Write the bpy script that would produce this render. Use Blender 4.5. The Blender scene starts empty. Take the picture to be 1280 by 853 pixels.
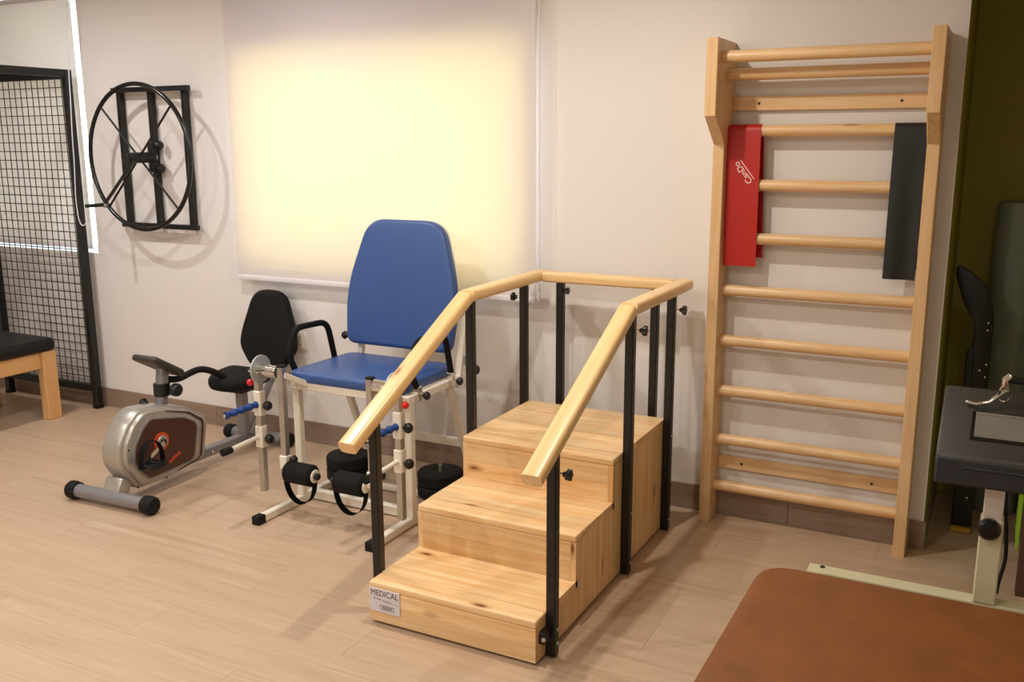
import bpy, bmesh, math, random
from mathutils import Vector, Matrix, Euler
random.seed(7)
D = bpy.data
COL = bpy.context.scene.collection
SC = bpy.context.scene
PI = math.pi

# ------------------------------------------------------------------ camera
cam_d = D.cameras.new('camera'); cam = D.objects.new('camera', cam_d); COL.objects.link(cam)
cam_d.sensor_fit = 'HORIZONTAL'; cam_d.sensor_width = 36.0; cam_d.lens = 1185.6 / 1280 * 36
cam_d.clip_start = 0.05; cam_d.clip_end = 100
yaw, pit, rol = math.radians(27.4146), math.radians(11.9585), math.radians(-0.2085)
F = Vector((-math.sin(yaw) * math.cos(pit), math.cos(yaw) * math.cos(pit), -math.sin(pit)))
R = Vector((math.cos(yaw), math.sin(yaw), 0)); U = R.cross(F)
R2 = R * math.cos(rol) + U * math.sin(rol); U2 = U * math.cos(rol) - R * math.sin(rol)
m = Matrix((R2, U2, -F)).transposed().to_4x4(); m.translation = (1.2077, -4.5229, 1.8649)
cam.matrix_world = m
SC.camera = cam

# ------------------------------------------------------------------ world, lights, exposure
w = D.worlds.new('world'); SC.world = w; w.use_nodes = True
bg = w.node_tree.nodes['Background']; bg.inputs[0].default_value = (0.83, 0.93, 1.0, 1); bg.inputs[1].default_value = 7.2
SC.view_settings.view_transform = 'Standard'; SC.view_settings.look = 'None'
SC.view_settings.gamma = 1.0; SC.view_settings.use_curve_mapping = False
SC.view_settings.exposure = 0.0
CEIL = 2.95
def downlight(x, y, power, col=(1.0, 0.99, 0.985), size=0.075):
    l = D.lights.new('downlight', 'AREA'); l.shape = 'DISK'; l.size = size; l.energy = power; l.color = col
    l.spread = math.radians(178)
    o = D.objects.new('downlight', l); COL.objects.link(o); o.location = (x, y, CEIL - 0.03)
WARM = (1.0, 0.95, 0.85)
LAMPS = [(-4.1, -1.25, 19), (-2.25, -1.25, 20), (-0.38, -1.35, 24, WARM),
         (-4.1, -3.3, 24), (-2.2, -3.2, 25), (-0.3, -3.4, 18, WARM), (1.6, -3.4, 8, WARM),  # rightmost lamp is an unseen extra, added to brighten the dark alcove
         (-2.2, -5.3, 20), (-0.3, -5.3, 14, WARM), (-4.1, -5.3, 16)]
for a in LAMPS: downlight(*a)

# ------------------------------------------------------------------ materials
def lin(c):
    if isinstance(c, str):
        c = c.lstrip('#'); c = [int(c[i:i + 2], 16) / 255 for i in (0, 2, 4)]
    return tuple((v / 12.92 if v <= 0.04045 else ((v + 0.055) / 1.055) ** 2.4) for v in c) + (1.0,)
def newmat(name):
    mt = D.materials.new(name); mt.use_nodes = True
    return mt, mt.node_tree.nodes, mt.node_tree.links, mt.node_tree.nodes['Principled BSDF']
def flat(name, col, rough=0.5, metal=0.0, var=0.06, scale=12.0, bump=0.0, bscale=200.0, spec=0.5, coat=0.0):
    mt, N, L, b = newmat(name)
    c = lin(col)
    tc = N.new('ShaderNodeTexCoord'); nz = N.new('ShaderNodeTexNoise'); nz.inputs['Scale'].default_value = scale
    nz.inputs['Detail'].default_value = 4
    L.new(tc.outputs['Object'], nz.inputs['Vector'])
    rp = N.new('ShaderNodeValToRGB')
    rp.color_ramp.elements[0].position = 0.3; rp.color_ramp.elements[1].position = 0.7
    rp.color_ramp.elements[0].color = tuple(v * (1 - var) for v in c[:3]) + (1,)
    rp.color_ramp.elements[1].color = tuple(min(1, v * (1 + var)) for v in c[:3]) + (1,)
    L.new(nz.outputs['Fac'], rp.inputs['Fac']); L.new(rp.outputs['Color'], b.inputs['Base Color'])
    b.inputs['Roughness'].default_value = rough; b.inputs['Metallic'].default_value = metal
    b.inputs['Specular IOR Level'].default_value = spec; b.inputs['Coat Weight'].default_value = coat
    if bump:
        n2 = N.new('ShaderNodeTexNoise'); n2.inputs['Scale'].default_value = bscale; n2.inputs['Detail'].default_value = 3
        L.new(tc.outputs['Object'], n2.inputs['Vector'])
        bp = N.new('ShaderNodeBump'); bp.inputs['Strength'].default_value = bump; bp.inputs['Distance'].default_value = 0.002
        L.new(n2.outputs['Fac'], bp.inputs['Height']); L.new(bp.outputs['Normal'], b.inputs['Normal'])
    return mt
def wood(name, light, mid, dark, axis, rough=0.4, knots=True, fine=22.0, along=1.3, randv=0.16, streak=(0.3, 0.72), bump=0.12, coat=0.0):
    mt, N, L, b = newmat(name)
    tc = N.new('ShaderNodeTexCoord'); oi = N.new('ShaderNodeObjectInfo')
    mul = N.new('ShaderNodeVectorMath'); mul.operation = 'SCALE'; mul.inputs[0].default_value = (7.3, 5.1, 9.7)
    L.new(oi.outputs['Random'], mul.inputs['Scale'])
    add = N.new('ShaderNodeVectorMath'); L.new(tc.outputs['Object'], add.inputs[0]); L.new(mul.outputs[0], add.inputs[1])
    sc = [fine] * 3; sc['XYZ'.index(axis)] = along
    mp = N.new('ShaderNodeMapping'); mp.inputs['Scale'].default_value = sc; L.new(add.outputs[0], mp.inputs['Vector'])
    nz = N.new('ShaderNodeTexNoise'); nz.inputs['Scale'].default_value = 1.0; nz.inputs['Detail'].default_value = 5
    nz.inputs['Roughness'].default_value = 0.6; nz.inputs['Distortion'].default_value = 1.2
    L.new(mp.outputs[0], nz.inputs['Vector'])
    rp = N.new('ShaderNodeValToRGB'); e = rp.color_ramp.elements
    e[0].position = streak[0]; e[0].color = lin(mid); e[1].position = streak[1]; e[1].color = lin(light)
    L.new(nz.outputs['Fac'], rp.inputs['Fac'])
    hs = N.new('ShaderNodeHueSaturation')
    mr = N.new('ShaderNodeMapRange'); mr.inputs['To Min'].default_value = 1 - randv; mr.inputs['To Max'].default_value = 1 + randv * 0.6
    L.new(oi.outputs['Random'], mr.inputs['Value']); L.new(mr.outputs[0], hs.inputs['Value']); L.new(rp.outputs['Color'], hs.inputs['Color'])
    out = hs.outputs['Color']
    if knots:
        s2 = [5.2] * 3; s2['XYZ'.index(axis)] = 2.0
        m2 = N.new('ShaderNodeMapping'); m2.inputs['Scale'].default_value = s2; L.new(add.outputs[0], m2.inputs['Vector'])
        vo = N.new('ShaderNodeTexVoronoi'); vo.inputs['Scale'].default_value = 1.0; L.new(m2.outputs[0], vo.inputs['Vector'])
        r2 = N.new('ShaderNodeValToRGB'); k = r2.color_ramp.elements
        k[0].position = 0.03; k[0].color = (1, 1, 1, 1); k[1].position = 0.12; k[1].color = (0, 0, 0, 1)
        kk = k.new(0.06); kk.color = (0.45, 0.45, 0.45, 1)
        L.new(vo.outputs['Distance'], r2.inputs['Fac'])
        mx = N.new('ShaderNodeMix'); mx.data_type = 'RGBA'; L.new(r2.outputs['Color'], mx.inputs['Factor'])
        L.new(out, mx.inputs['A']); mx.inputs['B'].default_value = lin(dark); out = mx.outputs['Result']
    L.new(out, b.inputs['Base Color'])
    b.inputs['Roughness'].default_value = rough; b.inputs['Coat Weight'].default_value = coat; b.inputs['Coat Roughness'].default_value = 0.25
    bp = N.new('ShaderNodeBump'); bp.inputs['Strength'].default_value = bump; bp.inputs['Distance'].default_value = 0.001
    L.new(nz.outputs['Fac'], bp.inputs['Height']); L.new(bp.outputs['Normal'], b.inputs['Normal'])
    return mt
M = {}
M['wall'] = flat('wall_paint', '#e5dfd9', 0.75, var=0.012, scale=1.5, bump=0.05, bscale=90)
M['green'] = flat('green_paint', '#aaa04a', 0.7, var=0.03, scale=1.5, bump=0.05, bscale=90)
M['ceil'] = flat('ceiling_paint', '#efeae3', 0.85, var=0.01, scale=1.0)
M['grout'] = flat('floor_grout', '#b49a80', 0.85, var=0.05)
M['brownjamb'] = flat('brown_jamb', '#4a3020', 0.55, var=0.1)
M['lime'] = flat('lit_wall_green', '#8fb72c', 0.5, var=0.04)  # green alcove wall where lit: the light is put into the colour
M['plank'] = wood('plank_tile', '#c8ae94', '#b4967a', '#8c7258', 'X', 0.38, knots=False, fine=24, along=1.1, randv=0.025, streak=(0.25, 0.75), bump=0.05)
M['skirt'] = wood('skirting_tile', '#9a8474', '#86705f', '#5a4a3c', 'X', 0.35, knots=False, fine=24, along=1.2, randv=0.05, bump=0.05)
for a in 'XYZ':
    M['pine' + a] = wood('pine_' + a.lower(), '#f4d7a8', '#dca869', '#7d4018', a, 0.36, randv=0.17, coat=0.15)
    M['bar' + a] = wood('bar_pine_' + a.lower(), '#ecca9a', '#dbad76', '#8a4d22', a, 0.4, randv=0.08, fine=30, along=1.6, coat=0.1)
M['rail'] = wood('rail_pine', '#f4d49c', '#e8bb7c', '#a06530', 'X', 0.33, randv=0.05, fine=30, along=1.2, coat=0.2)
M['benchwood'] = wood('bench_wood', '#e2b47a', '#d29c5e', '#8a5524', 'Z', 0.45, randv=0.05, knots=False)
M['blackmetal'] = flat('black_powder_coat', '#100d0b', 0.42, var=0.1, bump=0.04, bscale=400)
M['blackplastic'] = flat('black_plastic', '#0e0d0c', 0.4, var=0.1)
M['blackgloss'] = flat('black_gloss', '#0f0e0d', 0.22, var=0.1)
M['rubber'] = flat('black_rubber', '#100e0d', 0.7, var=0.12, spec=0.3)
M['foam'] = flat('black_foam', '#0f0d0b', 0.85, var=0.12, bump=0.2, bscale=260, spec=0.3)
M['vinylblack'] = flat('black_vinyl', '#13110f', 0.42, var=0.08, bump=0.08, bscale=300, spec=0.3)
M['fabricblack'] = flat('black_mesh_fabric', '#0e0c0a', 0.8, var=0.12, bump=0.2, bscale=500, spec=0.3)
M['blue'] = flat('blue_vinyl', '#35538c', 0.4, var=0.03, bump=0.05, bscale=350)
M['white'] = flat('white_enamel', '#ece4d4', 0.35, var=0.02)
M['zinc'] = flat('zinc_steel', '#b9b6ae', 0.32, metal=0.85, var=0.06, scale=30)
M['zincmatte'] = flat('zinc_plate_matte', '#aeb0ae', 0.5, metal=0.35, var=0.06, scale=30)
M['chrome'] = flat('chrome', '#dcdad4', 0.12, metal=1.0, var=0.03)
M['silver'] = flat('silver_plastic', '#b4afa6', 0.3, metal=0.55, var=0.03)
M['greytube'] = flat('grey_tube_paint', '#8d8a8c', 0.35, metal=0.4, var=0.03)
M['bikebrown'] = flat('brown_decal_panel', '#4b2c20', 0.3, var=0.06)
M['orange'] = flat('orange_ring', '#c4451e', 0.4, var=0.05)
M['red'] = flat('red_ball_plastic', '#d31f17', 0.25, var=0.03)
M['bluegrip'] = flat('blue_foam_grip', '#123a80', 0.6, var=0.1)
M['cream'] = flat('cream_enamel', '#cfc7a4', 0.4, var=0.03)
M['suede'] = flat('brown_leatherette', '#814b22', 0.55, var=0.13, scale=9, bump=0.12, bscale=240)
M['machine'] = flat('charcoal_housing', '#36332e', 0.45, var=0.06, bump=0.06, bscale=500)
M['machine2'] = flat('charcoal_front', '#2c2f33', 0.42, var=0.06, bump=0.06, bscale=500)
M['display'] = flat('display_window', '#77746a', 0.18, var=0.06)
M['plate'] = flat('sign_plate', '#d9d5d8', 0.3, var=0.02)
M['ink'] = flat('sign_ink', '#43363c', 0.5, var=0.02)
M['inkgrey'] = flat('sign_grey_ink', '#8f8790', 0.5, var=0.02)
M['inkwhite'] = flat('white_print', '#f1dcd8', 0.5, var=0.01)
M['bandred'] = flat('red_latex', '#b4170a', 0.5, var=0.04)
M['bandblack'] = flat('black_latex', '#191818', 0.5, var=0.06)
M['frame'] = flat('window_frame_white', '#e8e8e8', 0.4, var=0.01)
M['barwhite'] = flat('blind_bar_white', '#e9e4e6', 0.45, var=0.01)
M['yellow'] = flat('yellow_mark', '#b08a20', 0.5, var=0.04)
M['roll'] = flat('grey_green_foam', '#8d9484', 0.65, var=0.05, bump=0.1, bscale=150)
M['socket'] = flat('socket_plastic', '#e8e0d4', 0.35, var=0.01)
def blind_mat(nm, fac, tint):
    mt, N, L, b = newmat(nm); N.remove(b); o = N['Material Output']
    tc = N.new('ShaderNodeTexCoord'); nz = N.new('ShaderNodeTexNoise'); nz.inputs['Scale'].default_value = 300
    L.new(tc.outputs['Object'], nz.inputs['Vector'])
    bp = N.new('ShaderNodeBump'); bp.inputs['Strength'].default_value = 0.08; bp.inputs['Distance'].default_value = 0.001
    L.new(nz.outputs['Fac'], bp.inputs['Height'])
    d = N.new('ShaderNodeBsdfDiffuse'); d.inputs[0].default_value = lin('#e4e4f0')
    t = N.new('ShaderNodeBsdfTranslucent'); t.inputs[0].default_value = lin(tint)
    L.new(bp.outputs[0], d.inputs['Normal'])
    mx = N.new('ShaderNodeMixShader'); mx.inputs[0].default_value = fac
    L.new(d.outputs[0], mx.inputs[1]); L.new(t.outputs[0], mx.inputs[2]); L.new(mx.outputs[0], o.inputs['Surface'])
    return mt
M['blind'] = blind_mat('blind_fabric', 0.35, '#ffe9b4'); M['blind_dense'] = blind_mat('blind_fabric_dense', 0.24, '#fff0d8')
def glass_mat():
    mt, N, L, b = newmat('window_glass'); N.remove(b); o = N['Material Output']
    t = N.new('ShaderNodeBsdfTransparent'); t.inputs[0].default_value = (0.93, 0.96, 0.95, 1)
    g = N.new('ShaderNodeBsdfGlossy'); g.inputs['Roughness'].default_value = 0.02
    mx = N.new('ShaderNodeMixShader'); mx.inputs[0].default_value = 0.06
    L.new(t.outputs[0], mx.inputs[1]); L.new(g.outputs[0], mx.inputs[2]); L.new(mx.outputs[0], o.inputs['Surface'])
    return mt
M['glass'] = glass_mat()

# ------------------------------------------------------------------ builders
def off(parent):
    """location of a part inside its thing (sub-parts are given in thing coordinates)"""
    if parent is not None and parent.parent is not None: return Vector(parent.location)
    return Vector((0, 0, 0))
def link(name, bm, mat, parent=None, loc=(0, 0, 0), rot=None, smooth=False, me=None):
    if me is None:
        me = D.meshes.new(name); bm.normal_update(); bm.to_mesh(me); bm.free()
        me.materials.append(M[mat] if isinstance(mat, str) else mat)
        if smooth:
            for p in me.polygons: p.use_smooth = True
            try: me.set_sharp_from_angle(angle=math.radians(38))
            except Exception: pass
    o = D.objects.new(name, me); COL.objects.link(o)
    if parent is not None: o.parent = parent
    o.location = Vector(loc) - off(parent)
    if rot is not None: o.rotation_euler = rot.to_euler() if isinstance(rot, Matrix) else rot
    return o
def box_bm(s, bev=0.002, seg=1):
    bm = bmesh.new(); bmesh.ops.create_cube(bm, size=1)
    for v in bm.verts: v.co = Vector((v.co.x * s[0], v.co.y * s[1], v.co.z * s[2]))
    if bev > 0: bmesh.ops.bevel(bm, geom=bm.edges[:], offset=min(bev, min(s) * 0.49), segments=seg, affect='EDGES', profile=0.5)
    return bm
def box(name, mat, c, s, parent=None, bev=0.002, seg=1, rot=None):
    return link(name, box_bm(s, bev, seg), mat, parent, c, rot, smooth=seg > 1)
def boxx(name, mat, x0, x1, y0, y1, z0, z1, parent=None, bev=0.002, seg=1):
    return box(name, mat, ((x0 + x1) / 2, (y0 + y1) / 2, (z0 + z1) / 2), (x1 - x0, y1 - y0, z1 - z0), parent, bev, seg)
def frame_of(d, up=Vector((0, 0, 1))):
    x = d.normalized()
    if abs(x.dot(up)) > 0.97: up = Vector((0, 1, 0))
    y = up.cross(x).normalized(); z = x.cross(y)
    return Matrix((x, y, z)).transposed()
def bar(name, mat, p0, p1, wy, wz, parent=None, bev=0.002, seg=1):
    """square bar from p0 to p1, local X along it, wy sideways, wz up"""
    p0, p1 = Vector(p0), Vector(p1); d = p1 - p0
    return link(name, box_bm((d.length, wy, wz), bev, seg), mat, parent, (p0 + p1) / 2, frame_of(d), smooth=seg > 1)
def tube_bm(pts, r, n=10, closed=False, cap=True):
    pts = [Vector(p) for p in pts]; bm = bmesh.new(); rings = []; K = len(pts); prev = None
    for i, p in enumerate(pts):
        if closed: t = (pts[(i + 1) % K] - pts[i - 1])
        else: t = pts[min(i + 1, K - 1)] - pts[max(i - 1, 0)]
        t.normalize()
        if prev is None:
            a = Vector((0, 0, 1)) if abs(t.z) < 0.9 else Vector((1, 0, 0))
            nrm = (a - t * a.dot(t)).normalized()
        else:
            nrm = (prev - t * prev.dot(t)).normalized()
        prev = nrm; bn = t.cross(nrm)
        rr = r[i] if isinstance(r, (list, tuple)) else r
        rings.append([bm.verts.new(p + (nrm * math.cos(2 * PI * k / n) + bn * math.sin(2 * PI * k / n)) * rr) for k in range(n)])
    for i in range(K if closed else K - 1):
        A, B = rings[i], rings[(i + 1) % K]
        for k in range(n): bm.faces.new((A[k], A[(k + 1) % n], B[(k + 1) % n], B[k]))
    if cap and not closed:
        bm.faces.new(rings[0][::-1]); bm.faces.new(rings[-1])
    return bm
def tube(name, mat, pts, r, parent=None, n=10, closed=False):
    c = sum((Vector(p) for p in pts), Vector()) / len(pts)
    return link(name, tube_bm([Vector(p) - c for p in pts], r, n, closed), mat, parent, c, smooth=True)
def round_path(pts, rad, n=5):
    """polyline with its inner corners rounded"""
    P = [Vector(p) for p in pts]; out = [P[0]]
    for i in range(1, len(P) - 1):
        a = (P[i - 1] - P[i]); b = (P[i + 1] - P[i]); r = min(rad, a.length * .49, b.length * .49)
        s, e = P[i] + a.normalized() * r, P[i] + b.normalized() * r
        for k in range(n + 1):
            t = k / n; out.append(s * (1 - t) ** 2 + P[i] * 2 * t * (1 - t) + e * t * t)
    out.append(P[-1]); return out
def lathe_bm(prof, n=24):
    """profile of (r, h) revolved about local Z"""
    bm = bmesh.new(); rings = []
    for r, h in prof:
        if r < 1e-6: rings.append([bm.verts.new((0, 0, h))])
        else: rings.append([bm.verts.new((r * math.cos(2 * PI * k / n), r * math.sin(2 * PI * k / n), h)) for k in range(n)])
    for A, B in zip(rings, rings[1:]):
        for k in range(n):
            k2 = (k + 1) % n
            if len(A) == 1 and len(B) == 1: continue
            if len(A) == 1: bm.faces.new((A[0], B[k2], B[k]))
            elif len(B) == 1: bm.faces.new((A[k], A[k2], B[0]))
            else: bm.faces.new((A[k], A[k2], B[k2], B[k]))
    bmesh.ops.recalc_face_normals(bm, faces=bm.faces[:])
    return bm
AX = {'x': Matrix.Rotation(PI / 2, 3, 'Y'), '-x': Matrix.Rotation(-PI / 2, 3, 'Y'), 'y': Matrix.Rotation(-PI / 2, 3, 'X'), '-y': Matrix.Rotation(PI / 2, 3, 'X'), 'z': Matrix.Identity(3)}
def lathe(name, mat, prof, loc, axis='z', parent=None, n=24):
    rot = AX[axis] if isinstance(axis, str) else axis
    return link(name, lathe_bm(prof, n), mat, parent, loc, rot, smooth=True)
def cyl(name, mat, loc, r, h, axis='z', parent=None, n=20, bev=0.003):
    b = min(bev, r * .4, h * .4)
    return lathe(name, mat, [(0, -h / 2), (r - b, -h / 2), (r, -h / 2 + b), (r, h / 2 - b), (r - b, h / 2), (0, h / 2)], loc, axis, parent, n)
def extrude_bm(outline, t, bev=0.0, seg=3):
    """outline in local XY (ccw), thickness t along Z centred"""
    bm = bmesh.new()
    lo = [bm.verts.new((x, y, -t / 2)) for x, y in outline]; hi = [bm.verts.new((x, y, t / 2)) for x, y in outline]
    n = len(outline); bm.faces.new(lo[::-1]); bm.faces.new(hi)
    for i in range(n): bm.faces.new((lo[i], lo[(i + 1) % n], hi[(i + 1) % n], hi[i]))
    bmesh.ops.recalc_face_normals(bm, faces=bm.faces[:])
    if bev > 0:
        ed = [e for e in bm.edges if abs(e.verts[0].co.z - e.verts[1].co.z) < 1e-6]
        bmesh.ops.bevel(bm, geom=ed, offset=bev, segments=seg, affect='EDGES', profile=0.5)
    return bm
def round_poly(pts, rads, n=5):
    out = []; K = len(pts)
    for i in range(K):
        p = Vector(pts[i]); a = Vector(pts[i - 1]) - p; b = Vector(pts[(i + 1) % K]) - p
        r = min(rads[i] if isinstance(rads, (list, tuple)) else rads, a.length * .49, b.length * .49)
        s, e = p + a.normalized() * r, p + b.normalized() * r
        if r < 1e-5: out.append((p.x, p.y)); continue
        for k in range(n + 1):
            t = k / n; q = s * (1 - t) ** 2 + p * 2 * t * (1 - t) + e * t * t; out.append((q.x, q.y))
    return out
def slab(name, mat, outline, t, loc, rot, parent=None, bev=0.01, seg=3):
    return link(name, extrude_bm(outline, t, bev, seg), mat, parent, loc, rot, smooth=True)
# local X,Y,Z -> world axes helpers
XZ = Matrix(((1, 0, 0), (0, 0, -1), (0, 1, 0)))          # outline x->x, y->z, thickness -> -y
YZ = Matrix(((0, 0, 1), (1, 0, 0), (0, 1, 0)))           # outline x->y, y->z, thickness -> x
XY = Matrix.Identity(3)
def thing(name, label, cat, loc=(0, 0, 0), rz=0.0, group=None):
    o = D.objects.new(name, None); COL.objects.link(o); o.empty_display_size = 0.1
    o.location = loc; o.rotation_euler = (0, 0, rz)
    return tag(o, label, cat, group)
def tag(o, label, cat, group=None):
    o['label'] = label; o['category'] = cat
    if group: o['group'] = group
    return o
def struct(o, label, cat):
    o['kind'] = 'structure'; o['label'] = label; o['category'] = cat; return o
def star_knob(parent, loc, axis, r=0.022, stem=0.03):
    """black star grip on a chrome stem; loc is where the stem leaves its post"""
    d = {'x': Vector((1, 0, 0)), '-x': Vector((-1, 0, 0)), 'y': Vector((0, 1, 0)), '-y': Vector((0, -1, 0))}[axis]
    out = []
    for k in range(20):
        rr = r * (1.0 if (k // 2) % 2 == 0 else 0.78); out.append((rr * math.cos(2 * PI * k / 20), rr * math.sin(2 * PI * k / 20)))
    kb = link('knob', extrude_bm(out, 0.018, 0.003, 2), 'blackplastic', parent, Vector(loc) + d * (stem + 0.012), AX[axis], smooth=True)
    s = cyl('knob_stem', 'chrome', Vector(loc) + d * (stem / 2 - 0.002), 0.0045, stem + 0.008, axis, parent, 8)
    h = cyl('knob_hub', 'blackplastic', Vector(loc) + d * (stem - 0.002), 0.010, 0.018, axis, parent, 12)
    return kb
def text_mesh(name, mat, body, size, loc, rot, parent, depth=0.0004, squeeze=1.0):
    cu = D.curves.new(name, 'FONT'); cu.body = body; cu.size = size; cu.align_x = 'CENTER'; cu.align_y = 'CENTER'; cu.extrude = depth
    t = D.objects.new(name, cu); COL.objects.link(t)
    bpy.context.view_layer.update()
    me = D.meshes.new_from_object(t.evaluated_get(bpy.context.evaluated_depsgraph_get()))
    COL.objects.unlink(t); D.objects.remove(t); D.curves.remove(cu)
    me.name = name; me.materials.clear(); me.materials.append(M[mat])
    for v in me.vertices: v.co.x *= squeeze
    return link(name, None, mat, parent, loc, rot, me=me)

# ================================================================== structure
XL, XR, YF, YB = -6.4, 3.2, -6.6, 1.0
fl = struct(boxx('floor', 'grout', XL, XR, YF, YB, -0.08, -0.003, None, 0), 'pale wood-look plank tile floor', 'floor')
PW, PL = 0.25, 1.25
plank_me = None; y = -1.975 - PW * 18; row = 0
while y < YB - 0.01:
    x = -2.355 - PL * 4 - (PL * (0.0, 0.46, 0.78, 0.31)[row % 4])
    if row % 4 != 2: pass
    while x < XR:
        x0, x1 = max(x, XL), min(x + PL, XR); y0, y1 = max(y, YF), min(y + PW, YB)
        if x1 - x0 > 0.02 and y1 - y0 > 0.02:
            full = abs(x1 - x0 - PL) < 1e-6 and abs(y1 - y0 - PW) < 1e-6
            c = ((x0 + x1) / 2, (y0 + y1) / 2, -0.005); g = 0.0003
            if full and plank_me is not None:
                o = link('plank', None, 'plank', fl, Vector(c) - fl.location, me=plank_me)
            else:
                o = box('plank', 'plank', Vector(c) - fl.location, (x1 - x0 - 2 * g, y1 - y0 - 2 * g, 0.010), fl, 0.0005)
                if full: plank_me = o.data
        x += PL
    y += PW; row += 1

WT = 0.20
W1 = (-2.99, -1.06, 1.13, 2.38)       # main window opening
W2 = (-5.95, -4.375, 1.105, 2.85)     # left window opening
def wall_mesh(name, rects, y0, y1, mat):
    bm = bmesh.new()
    for x0, x1, z0, z1 in rects:
        b = box_bm((x1 - x0, y1 - y0, z1 - z0), 0)
        for v in b.verts: v.co += Vector(((x0 + x1) / 2, (y0 + y1) / 2, (z0 + z1) / 2))
        me = D.meshes.new('t'); b.to_mesh(me); b.free(); bm.from_mesh(me); D.meshes.remove(me)
    return link(name, bm, mat)
rects = [(XL, W2[0], 0, CEIL), (W2[0], W2[1], 0, W2[2]), (W2[0], W2[1], W2[3], CEIL), (W2[1], W1[0], 0, CEIL),
         (W1[0], W1[1], 0, W1[2]), (W1[0], W1[1], W1[3], CEIL), (W1[1], 0.99, 0, CEIL)]
struct(wall_mesh('wall_back', rects, 0, WT, 'wall'), 'cream painted wall behind the therapy equipment', 'wall')
struct(boxx('trim_2', 'wall', 0.9905, 1.0, 0.0, 0.0035, 0, CEIL, None, 0), 'cream painted wall corner edge beside the alcove', 'trim')
struct(boxx('ceiling', 'ceil', XL, XR, YF, YB, CEIL, CEIL + 0.1, None, 0), 'white ceiling', 'ceiling')
struct(boxx('wall_left', 'wall', XL - 0.15, XL, YF, YB, 0, CEIL, None, 0), 'cream wall at the left end of the room', 'wall')
struct(boxx('wall_front', 'wall', XL, XR, YF - 0.15, YF, 0, CEIL, None, 0), 'cream wall behind the camera', 'wall')
struct(boxx('wall_right', 'wall', XR, XR + 0.15, YF, YB, 0, CEIL, None, 0), 'cream wall at the right end of the room', 'wall')
struct(boxx('wall_alcove_left', 'green', 0.9905, 1.0, 0.004, YB, 0, CEIL, None, 0), 'olive green side of the alcove beside the wall bars', 'wall')
struct(boxx('wall_alcove_back', 'green', 1.0, 1.42, 0.85, YB, 0, CEIL, None, 0), 'olive green wall at the back of the dark alcove', 'wall')
struct(boxx('wall_alcove_right', 'green', 1.42, XR, -0.27, YB, 0, CEIL, None, 0), 'green wall on the right of the alcove', 'wall')
struct(boxx('trim_1', 'brownjamb', 1.385, 1.455, -0.33, -0.255, 0, 2.3, None, 0.003), 'dark brown door jamb at the right picture edge', 'trim')
# skirting
def skirting(name, label, segs, axis):
    root = None
    for i, (a, b, c, h) in enumerate(segs):
        if axis == 'x': args = (a, b, c - 0.012, c, 0, h)
        else: args = (c, c + 0.012, a, b, 0, h)
        if root is None:
            root = struct(boxx(name, 'skirt', *args, None, 0.0015), label, 'baseboard')
        else:
            o = boxx('skirting_tile', 'skirt', *args, None, 0.0015); o.parent = root; o.location = o.location - root.location
    return root
segs = []; xx = XL
for brk in [-5.86, -4.61, -3.36, -2.11, -0.86, 0.39]:
    segs.append((xx + 0.0008, brk - 0.0008, 0.0, 0.135)); xx = brk
segs.append((xx + 0.0008, 1.012, 0.0, 0.135))
skirting('baseboard_back', 'grey-brown tile skirting along the cream wall', segs, 'x')
skirting('baseboard_alcove', 'grey-brown tile skirting inside the alcove', [(0.001, 0.85, 1.0, 0.135)], 'y')
skirting('baseboard_alcove_right', 'grey-brown tile skirting below the right alcove wall', [(-0.25, 0.85, 1.408, 0.135)], 'y')
# windows
def window(name, label, W, panes):
    x0, x1, z0, z1 = W; yf = 0.12
    r = struct(boxx(name, 'frame', x0, x1, yf, yf + 0.05, z0, z0 + 0.045, None, 0.003), label, 'window')
    def kid(nm, mt, *a):
        o = boxx(nm, mt, *a, None, 0.002 if mt == 'frame' else 0); o.parent = r; o.location = o.location - r.location; return o
    kid('window_frame', 'frame', x0, x1, yf, yf + 0.05, z1 - 0.045, z1)
    kid('window_frame', 'frame', x0, x0 + 0.03, yf, yf + 0.05, z0 + 0.045, z1 - 0.045)
    kid('window_frame', 'frame', x1 - 0.03, x1, yf, yf + 0.05, z0 + 0.045, z1 - 0.045)
    xs = [x0 + 0.03 + (x1 - x0 - 0.06) * i / panes for i in range(panes + 1)]
    for i in range(panes):
        if i: kid('mullion', 'frame', xs[i] - 0.025, xs[i] + 0.025, yf - 0.002, yf + 0.052, z0 + 0.045, z1 - 0.045)
        kid('pane', 'glass', xs[i] + 0.026, xs[i + 1] - 0.026, yf + 0.022, yf + 0.028, z0 + 0.045, z1 - 0.045)
window('window_1', 'two-pane window glowing behind the wide roller blind', W1, 2)
window('window_2', 'window behind the left roller blind, bright in the side gap', W2, 2)

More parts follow.
